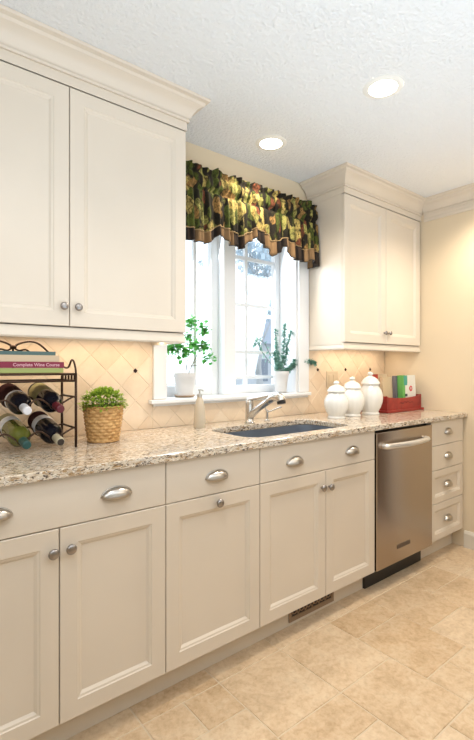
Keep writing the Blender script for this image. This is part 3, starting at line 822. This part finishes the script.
# ------------------------------------------------------------------ books on the rack
def book(name, label, x0, x1, y0, y1, z0, z1, cov, page=(.75, .68, .55), group='books stacked on the wine rack', cat='book'):
    t = thing(name, label, cat, group)
    c_ = .0022 if z1-z0 > .012 else .0016
    bm = BM()
    box(bm, x0, x1, y0, y1, z0, z0+c_); box(bm, x0, x1, y0, y1, z1-c_, z1); box(bm, x0, x1, y0, y0+c_, z0+c_, z1-c_)
    link('cover', bm, cov, t)
    boxobj('pages', mat('paper', page, .9), t, x0+.004, x1-.004, y0+c_, y1-.004, z0+c_, z1-c_)
    return t
z0 = 1.2036
b1 = book('book', 'pale green book at the bottom of the stack on the rack', .272, .548, -.286, -.140, z0, z0+.0175, mat('pale_green_cover', (.33, .38, .12), .5))
b2 = book('book', 'burgundy book with pale lettering, second from the bottom of the rack stack', .268, .550, -.288, -.140, z0+.0182, z0+.0405, MAGENTA)
b3 = book('book', 'thick cream book under the teal book on the rack', .272, .535, -.280, -.142, z0+.0410, z0+.0655, mat('cream_cover', (.56, .44, .30), .6))
b4 = book('book', 'thin teal book on top of the stack on the rack', .330, .522, -.276, -.142, z0+.0660, z0+.0795, mat('teal_cover', (.07, .13, .125), .5))
LET = mat('pale_pink_lettering', (.62, .35, .40), .5)
tx = text_mesh('Complete Wine Course', .0165, .0003, LET, bold=.0003); tx.parent = b2
tx.rotation_euler = (math.pi/2, 0, 0); tx.location = (.452, -.2885, z0+.0293); tx.scale = (1.0, 1.0, 1)

# ------------------------------------------------------------------ herb in basket
BASK = mat('woven_wicker', (.40, .22, .09), .6)
Lk(BASK, ramp(BASK, noise_n(BASK, 60, 4, vec=geo_pos(BASK)).outputs[0], [(.3, (.40, .20, .06)), (.7, (.68, .41, .16))]).outputs[0], P(BASK).inputs['Base Color'])
t = thing('potted_herb', 'bushy light green herb in a woven wicker basket beside the wine rack', 'potted plant', None, (.732, -.222, CT1))
bm = BM(); rows = 11; prof = []; sub = 6
for i in range(rows*sub+1):
    z = .003+.142*i/(rows*sub); prof.append((.060+.021*(z/.145)**.8, z))
def wv_(r, th, i):
    row = i//sub; ph = (i % sub)/sub
    return r+.0048*math.sin(math.pi*ph)*(.55+.45*(1 if math.sin(th*13+math.pi*row) > 0 else -1)*abs(math.sin(th*13+math.pi*row))**.5)
pf = [(.001, .003)]+prof
lathe(bm, prof, (0, 0, 0), 156, mod=wv_)
bmesh.ops.delete(bm, geom=[f for f in bm.faces if len(f.verts) > 4], context='FACES')
lathe(bm, [(.060, .001), (.060, .008), (.001, .008)], seg=30); 
tube(bm, [(.0815*math.cos(a), .0815*math.sin(a), .146+.0015*math.sin(a*26)) for a in [i*2*math.pi/104 for i in range(104)]], .0042, 6, close=True)
tube(bm, [(.062*math.cos(a), .062*math.sin(a), .005) for a in [i*2*math.pi/60 for i in range(60)]], .0045, 6, close=True)
link('basket', bm, BASK, t, True)
bm = BM(); lathe(bm, [(.072, .125), (.072, .132), (.001, .134)], seg=28); link('soil', bm, mat('dark_soil', (.05, .035, .02), .95), t, True)
def leafm(name, c1, c2):
    m = mat(name, c1, .5); oi = N(m, 'ShaderNodeAttribute', attribute_name='tint')
    Lk(m, ramp(m, oi.outputs['Fac'], [(0, c1), (1, c2)]).outputs[0], P(m).inputs['Base Color'])
    tr = N(m, 'ShaderNodeBsdfTranslucent'); mx = N(m, 'ShaderNodeMixShader'); mx.inputs[0].default_value = .45; P(m).inputs['Specular IOR Level'].default_value = .25
    Lk(m, P(m).inputs['Base Color'].links[0].from_socket, tr.inputs[0])
    Lk(m, P(m).outputs[0], mx.inputs[1]); Lk(m, tr.outputs[0], mx.inputs[2]); Lk(m, mx.outputs[0], m.node_tree.nodes['Material Output'].inputs[0]); return m
def leaf(bm, tl, p, d, up, L, W, t_, cup=.25):
    d = d.normalized(); s_ = d.cross(up)
    s_ = s_.normalized() if s_.length > 1e-4 else d.orthogonal().normalized()
    n_ = s_.cross(d)
    a = [p, p+d*L*.35+s_*W*.5+n_*cup*W*.5, p+d*L*.75+s_*W*.42+n_*cup*W*.3, p+d*L-n_*cup*L*.3, p+d*L*.75-s_*W*.42+n_*cup*W*.3, p+d*L*.35-s_*W*.5+n_*cup*W*.5]
    m1, m2 = p+d*L*.35, p+d*L*.75
    V_ = [bm.verts.new(q) for q in a]; c1, c2 = bm.verts.new(m1), bm.verts.new(m2)
    for f in ((V_[0], V_[1], c1), (V_[1], V_[2], c2, c1), (V_[2], V_[3], c2), (V_[3], V_[4], c2), (V_[4], V_[5], c1, c2), (V_[5], V_[0], c1)):
        ff = bm.faces.new(f)
        for l in ff.loops: l[tl] = (t_, t_, t_, 1)
bm = BM(); tl = bm.loops.layers.float_color.new('tint'); rnd = random.Random(11)
for k in range(950):
    th = rnd.uniform(0, 2*math.pi); ph = rnd.uniform(0, 1)**.7*math.pi*.56
    rr = rnd.uniform(.70, 1.0)*(1+.14*noise.noise(Vector((th*2, ph*4, 3))))
    dr = Vector((math.sin(ph)*math.cos(th), math.sin(ph)*math.sin(th), math.cos(ph)))
    p = Vector((dr.x*.092*rr, dr.y*.086*rr, .152+dr.z*.066*rr))
    dd = (dr+Vector((rnd.gauss(0, .5), rnd.gauss(0, .5), rnd.gauss(0, .4)))).normalized()
    leaf(bm, tl, p, dd, Vector((0, 0, 1)), rnd.uniform(.012, .020), rnd.uniform(.008, .013), min(1, max(0, rnd.gauss(.3+.5*(rr-.7)/.3, .2))))
link('foliage', bm, leafm('herb_leaf', (.12, .24, .02), (.46, .62, .10)), t, recalc=False)
bm = BM()
for k in range(40):
    th = rnd.uniform(0, 6.28); r_ = rnd.uniform(0, .045)
    tube(bm, [(r_*math.cos(th), r_*math.sin(th), .12), (r_*1.5*math.cos(th), r_*1.5*math.sin(th), .175)], .001, 4)
link('stems', bm, mat('herb_stem', (.10, .16, .04), .6), t)

# ------------------------------------------------------------------ windowsill plants
def pot(t, r0, r1, h, saucer=True, ribbed=False):
    bm = BM(); z0_ = .008 if saucer else 0
    lathe(bm, [(.001, z0_), (r0, z0_), (r1*.97, z0_+h*.8), (r1*1.04, z0_+h*.80), (r1*1.06, z0_+h), (r1*.95, z0_+h), (r1*.9, z0_+h*.85), (.001, z0_+h*.84)], seg=32, mod=(lambda r, th, i: r*(1+(.012*math.sin(th*16) if i in (1, 2) and ribbed else 0))))
    link('pot', bm, POTCER, t, 'auto')
    if saucer:
        bm = BM(); lathe(bm, [(.001, .001), (r0*1.05, .001), (r0*1.3, .010), (r0*1.25, .011), (r0*1.0, .006), (.001, .006)], seg=30)
        link('saucer', bm, mat('terracotta_tan', (.42, .30, .20), .6) if not ribbed else POTCER, t, 'auto')
LF = leafm('window_plant_leaf', (.06, .30, .06), (.20, .55, .14))
bx, by = 1.312, .068
t = thing('potted_plant', 'leafy green plant with rounded leaves in a white pot on the left of the sill', 'potted plant', 'plants on the window sill', (bx, by, WZ0+.001))
pot(t, .046, .060, .125, True)
# clusters given as world positions in the window plane
cl = [(1.245, 1.335, .036, 34), (1.285, 1.325, .040, 46), (1.225, 1.325, .022, 12), (1.355, 1.482, .026, 18), (1.350, 1.445, .024, 14), (1.342, 1.400, .022, 10), (1.365, 1.365, .022, 12), (1.448, 1.455, .022, 14), (1.450, 1.425, .026, 16), (1.430, 1.338, .034, 34), (1.470, 1.345, .026, 14), (1.455, 1.272, .026, 16), (1.495, 1.280, .018, 8), (1.375, 1.33, .020, 10), (1.33, 1.30, .022, 12)]
bm = BM(); tl = bm.loops.layers.float_color.new('tint'); sb = BM(); rnd = random.Random(2)
for (x, z, r_, n_) in cl:
    y = by+rnd.uniform(-.02, .03)
    for k in range(int(n_*1.7)):
        p = Vector((x-bx+rnd.gauss(0, r_*.5), y-by+rnd.gauss(0, r_*.45), z-WZ0+rnd.gauss(0, r_*.5)))
        leaf(bm, tl, p, Vector((rnd.gauss(0, 1), rnd.gauss(0, 1), rnd.gauss(0, .6))), Vector((0, 0, 1)), rnd.uniform(.022, .036), rnd.uniform(.020, .030), rnd.random())
for (x, z) in ((1.265, 1.325), (1.300, 1.33), (1.357, 1.48), (1.350, 1.41), (1.449, 1.455), (1.43, 1.34), (1.46, 1.28)):
    x_ = x-bx
    tube(sb, smoothpts([(x_*.15, 0, .105), (x_*.35, .004, .17), (x_*.8, .0, .10+(z-WZ0-.10)*.62), (x_, 0, z-WZ0)], 4), .0022, 5)
link('foliage', bm, LF, t, recalc=False); link('stems', sb, mat('woody_stem', (.13, .12, .06), .7), t, True)

bx, by = 2.020, .040
t = thing('potted_plant', 'trailing blue-green succulent in a white pot on the right of the sill', 'potted plant', 'plants on the window sill', (bx, by, WZ0+.001))
pot(t, .036, .052, .130, True, True)
LF2 = leafm('succulent_leaf', (.10, .28, .22), (.32, .52, .44))
bm = BM(); tl = bm.loops.layers.float_color.new('tint'); sb = BM(); rnd = random.Random(9)
stems = [[(0, 0, .12), (.015, 0, .20), (.03, 0, .32), (.025, -.01, .435)],
         [(0, 0, .12), (.0, .01, .18), (-.02, .02, .28), (-.045, .0, .40)],
         [(0, 0, .12), (.03, -.01, .20), (.05, -.01, .30), (.085, -.01, .39)],
         [(0, 0, .12), (-.04, 0, .19), (-.085, .01, .245), (-.13, .01, .31), (-.19, 0, .335), (-.225, 0, .30)],
         [(0, 0, .12), (-.05, -.01, .15), (-.12, -.02, .20), (-.18, -.02, .26), (-.215, -.02, .315)],
         [(0, 0, .12), (.05, -.02, .15), (.10, -.03, .185), (.165, -.045, .205), (.215, -.06, .20), (.25, -.07, .185)],
         [(0, 0, .12), (-.02, .0, .16), (-.05, -.01, .20), (-.06, -.01, .25)],
         [(0, 0, .12), (.03, -.02, .14), (.07, -.03, .16), (.10, -.03, .21)]]
for si, st in enumerate(stems):
    pts = smoothpts(st, 8); tube(sb, pts, .0023, 5)
    sparse = si in (3, 4)
    for k in range(6, len(pts)):
        if sparse and 8 < k < len(pts)-8 and k % 3: continue
        for q in range(2 if sparse else 6):
            dd = Vector((rnd.gauss(0, 1), rnd.gauss(0, 1), rnd.gauss(0.2, .8)))
            leaf(bm, tl, pts[k], dd, Vector((0, 0, 1)), rnd.uniform(.018, .030), rnd.uniform(.012, .017), rnd.random(), .4)
for k in range(70):
    p = Vector((rnd.gauss(0, .03), rnd.gauss(0, .02), .135+abs(rnd.gauss(0, .022))))
    leaf(bm, tl, p, Vector((rnd.gauss(0, 1), rnd.gauss(0, 1), rnd.gauss(.4, .6))), Vector((0, 0, 1)), .016, .010, rnd.random())
link('foliage', bm, LF2, t, recalc=False); link('stems', sb, mat('succulent_stem', (.14, .20, .16), .7), t, True)

# ------------------------------------------------------------------ jars
def jar(x, y, H, Dm, label):
    t = thing('lidded_jar', label, 'jar', 'white lidded jars on the counter', (x, y, CT1+.0005))
    R = Dm/2; hb = H*.70
    bm = BM()
    prof = [(.001, 0), (R*.70, 0), (R*.72, hb*.02), (R*.70, hb*.05), (R*.64, hb*.08), (R*.66, hb*.12), (R*.82, hb*.24), (R*.95, hb*.40), (R*1.0, hb*.56), (R*.98, hb*.68), (R*.86, hb*.82), (R*.72, hb*.91), (R*.66, hb*.96), (R*.70, hb*.985), (R*.70, hb), (.001, hb)]
    lathe(bm, prof, seg=64, mod=lambda r, th, i: r*(1+(.012*math.cos(th*16) if 5 <= i <= 11 else 0)))
    link('jar_body', bm, WHITECER, t, 'auto')
    bm = BM(); z = hb+.0006; hl = H-hb
    lp = [(.001, z), (R*.74, z), (R*.78, z+hl*.06), (R*.75, z+hl*.12), (R*.68, z+hl*.26), (R*.55, z+hl*.44), (R*.36, z+hl*.56), (R*.17, z+hl*.63), (R*.13, z+hl*.68), (R*.22, z+hl*.76), (R*.25, z+hl*.84), (R*.18, z+hl*.92), (R*.09, z+hl*.96), (.001, z+hl)]
    lathe(bm, lp, seg=48, mod=lambda r, th, i: r*(1+(.02*math.cos(th*16) if 3 <= i <= 5 else 0)))
    link('jar_lid', bm, WHITECER, t, 'auto')
jar(2.170, -.290, .226, .147, 'smallest white lidded jar, leftmost of the three')
jar(2.345, -.275, .248, .150, 'middle-sized white lidded jar between the other two')
jar(2.525, -.285, .280, .160, 'tallest white lidded jar, next to the red crate')

# ------------------------------------------------------------------ red crate with cookbooks
CX0, CX1, CY0, CY1 = 2.655, 3.090, -.325, -.085
t = thing('book_crate', 'red painted wooden crate holding cookbooks in the counter corner', 'crate')
boxobj('base', REDW, t, CX0-.016, CX1+.016, CY0-.016, CY1+.012, CT1+.0005, CT1+.016, bev=.004)
bm = BM(); fz0, fz1 = CT1+.016, CT1+.108
n_ = 24; rowA = []
for k in range(n_+1):
    u = k/n_; x = CX0+(CX1-CX0)*u
    zt = fz1-.014+.014*abs(2*u-1)**2+(.006 if u in (0, 1) else 0)
    rowA.append((x, zt))
fr = []
for y in (CY0, CY0+.012):
    fr.append([[bm.verts.new((x, y, z)) for z in (fz0, zt)] for x, zt in rowA])
for k in range(n_):
    a, b = fr[0][k], fr[0][k+1]; c_, d_ = fr[1][k], fr[1][k+1]
    bm.faces.new((a[0], b[0], b[1], a[1])); bm.faces.new((c_[0], c_[1], d_[1], d_[0])); bm.faces.new((a[1], b[1], d_[1], c_[1])); bm.faces.new((a[0], c_[0], d_[0], b[0]))
bm.faces.new((fr[0][0][0], fr[0][0][1], fr[1][0][1], fr[1][0][0])); bm.faces.new((fr[0][-1][0], fr[1][-1][0], fr[1][-1][1], fr[0][-1][1]))
link('front_board', bm, REDW, t)
boxobj('side_board', REDW, t, CX0, CX0+.012, CY0+.012, CY1-.012, fz0, fz1+.004, bev=.001); boxobj('side_board', REDW, t, CX1-.012, CX1, CY0+.012, CY1-.012, fz0, fz1+.004, bev=.001)
boxobj('back_board', REDW, t, CX0, CX1, CY1-.012, CY1, fz0, fz1+.004, bev=.001)
# worn raised ornament on the front
bm = BM()
mx_ = (CX0+CX1)/2+.02
for s_ in (-1, 1):
    tube(bm, smoothpts([(mx_, CY0-.0005, fz0+.044), (mx_+s_*.02, CY0-.0005, fz0+.055), (mx_+s_*.045, CY0-.0005, fz0+.040), (mx_+s_*.07, CY0-.0005, fz0+.050), (mx_+s_*.085, CY0-.0005, fz0+.042)], 5), .0022, 5)
link('raised_ornament', bm, mat('worn_dark_red', (.13, .012, .01), .5), t, True)
def stand_book(label, x0, x1, y0, y1, h, cov, spine=None, lean=0):
    g = thing('cookbook', label, 'book', 'cookbooks standing in the red crate', (x0, y0, CT1+.0165)); W, T = x1-x0, y1-y0
    bm = BM(); c_ = .0022
    box(bm, 0, W, 0, c_, 0, h); box(bm, 0, W, T-c_, T, 0, h)
    cvr = link('cover', bm, cov, g)
    bm = BM(); box(bm, -.0015, .0012, 0, T, 0, h); link('spine', bm, spine or cov, g)
    boxobj('pages', mat('paper', (.75, .70, .60), .9), g, .0014, W-.004, c_+.0003, T-c_-.0003, .003, h-.003)
    g.rotation_euler = (lean, 0, 0)
    return g
GRN = mat('bright_green_cover', (.12, .38, .09), .45); WHC = mat('white_cover', (.70, .70, .64), .45); GRY = mat('slate_cover', (.16, .15, .17), .5)
y = CY0+.018
g = stand_book('white cookbook with a red round emblem and green spine at the front of the crate', 2.885, 3.055, y, y+.040, .236, WHC, GRN, -.04)
bm = BM(); box(bm, 0.0, .030, -.0008, 0, .0, .236); box(bm, .030, .062, -.0008, 0, .180, .234); link('green_cover_panel', bm, GRN, g)
bm = BM(); box(bm, .018, .058, -.0014, -.0009, .165, .232); link('teal_corner', bm, mat('teal_print', (.05, .32, .26), .45), g)
bm = BM(); lathe(bm, [(.001, -.0006), (.020, -.0006), (.020, .0006), (.001, .0006)], (.104, -.0010, .140), 24, M=Matrix.Rotation(math.pi/2, 4, 'X'))
link('emblem', bm, mat('red_print', (.55, .03, .05), .45), g)
bm = BM(); box(bm, .098, .110, -.0022, -.0017, .132, .150); link('emblem_centre', bm, WHC, g)
boxobj('dark_print', mat('dark_print', (.03, .05, .05), .5), g, .025, .055, -.0022, -.0015, .085, .104)
y += .043
stand_book('slate grey cookbook behind the white one in the crate', 2.865, 3.040, y, y+.024, .232, GRY, GRY, -.04)
y += .027
stand_book('cream cookbook standing near the back of the crate', 2.750, 2.945, y, y+.024, .225, mat('cream_cookbook', (.60, .47, .30), .5), None, -.04)
g = stand_book('dark green narrow cookbook at the right end of the crate', 3.000, 3.076, y, y+.030, .228, mat('dark_green_cover', (.03, .09, .06), .5), None, -.04)
y += .034
g = stand_book('cream cookbook with a red top corner at the left back of the crate', 2.668, 2.860, y, y+.022, .245, mat('cream_cookbook', (.62, .50, .34), .5), None, -.04)
bm = BM(); box(bm, -.001, .075, -.0012, -.0002, .195, .244); link('red_cover_corner', bm, mat('red_print', (.45, .03, .02), .45), g)

# ------------------------------------------------------------------ origin tidying: put each Empty that sits at the world origin at its thing's base
bpy.context.view_layer.update()
for o in list(COL.objects):
    if o.type == 'EMPTY' and o.parent is None and o.location.length < 1e-9:
        ks = [c_ for c_ in o.children_recursive if c_.type == 'MESH']
        pts = [c_.matrix_world @ Vector(b) for c_ in ks for b in c_.bound_box]
        if not pts: continue
        base_ = Vector(((min(p.x for p in pts)+max(p.x for p in pts))/2, (min(p.y for p in pts)+max(p.y for p in pts))/2, min(p.z for p in pts)))
        o.location = base_
        for c_ in o.children: c_.location = c_.location-base_
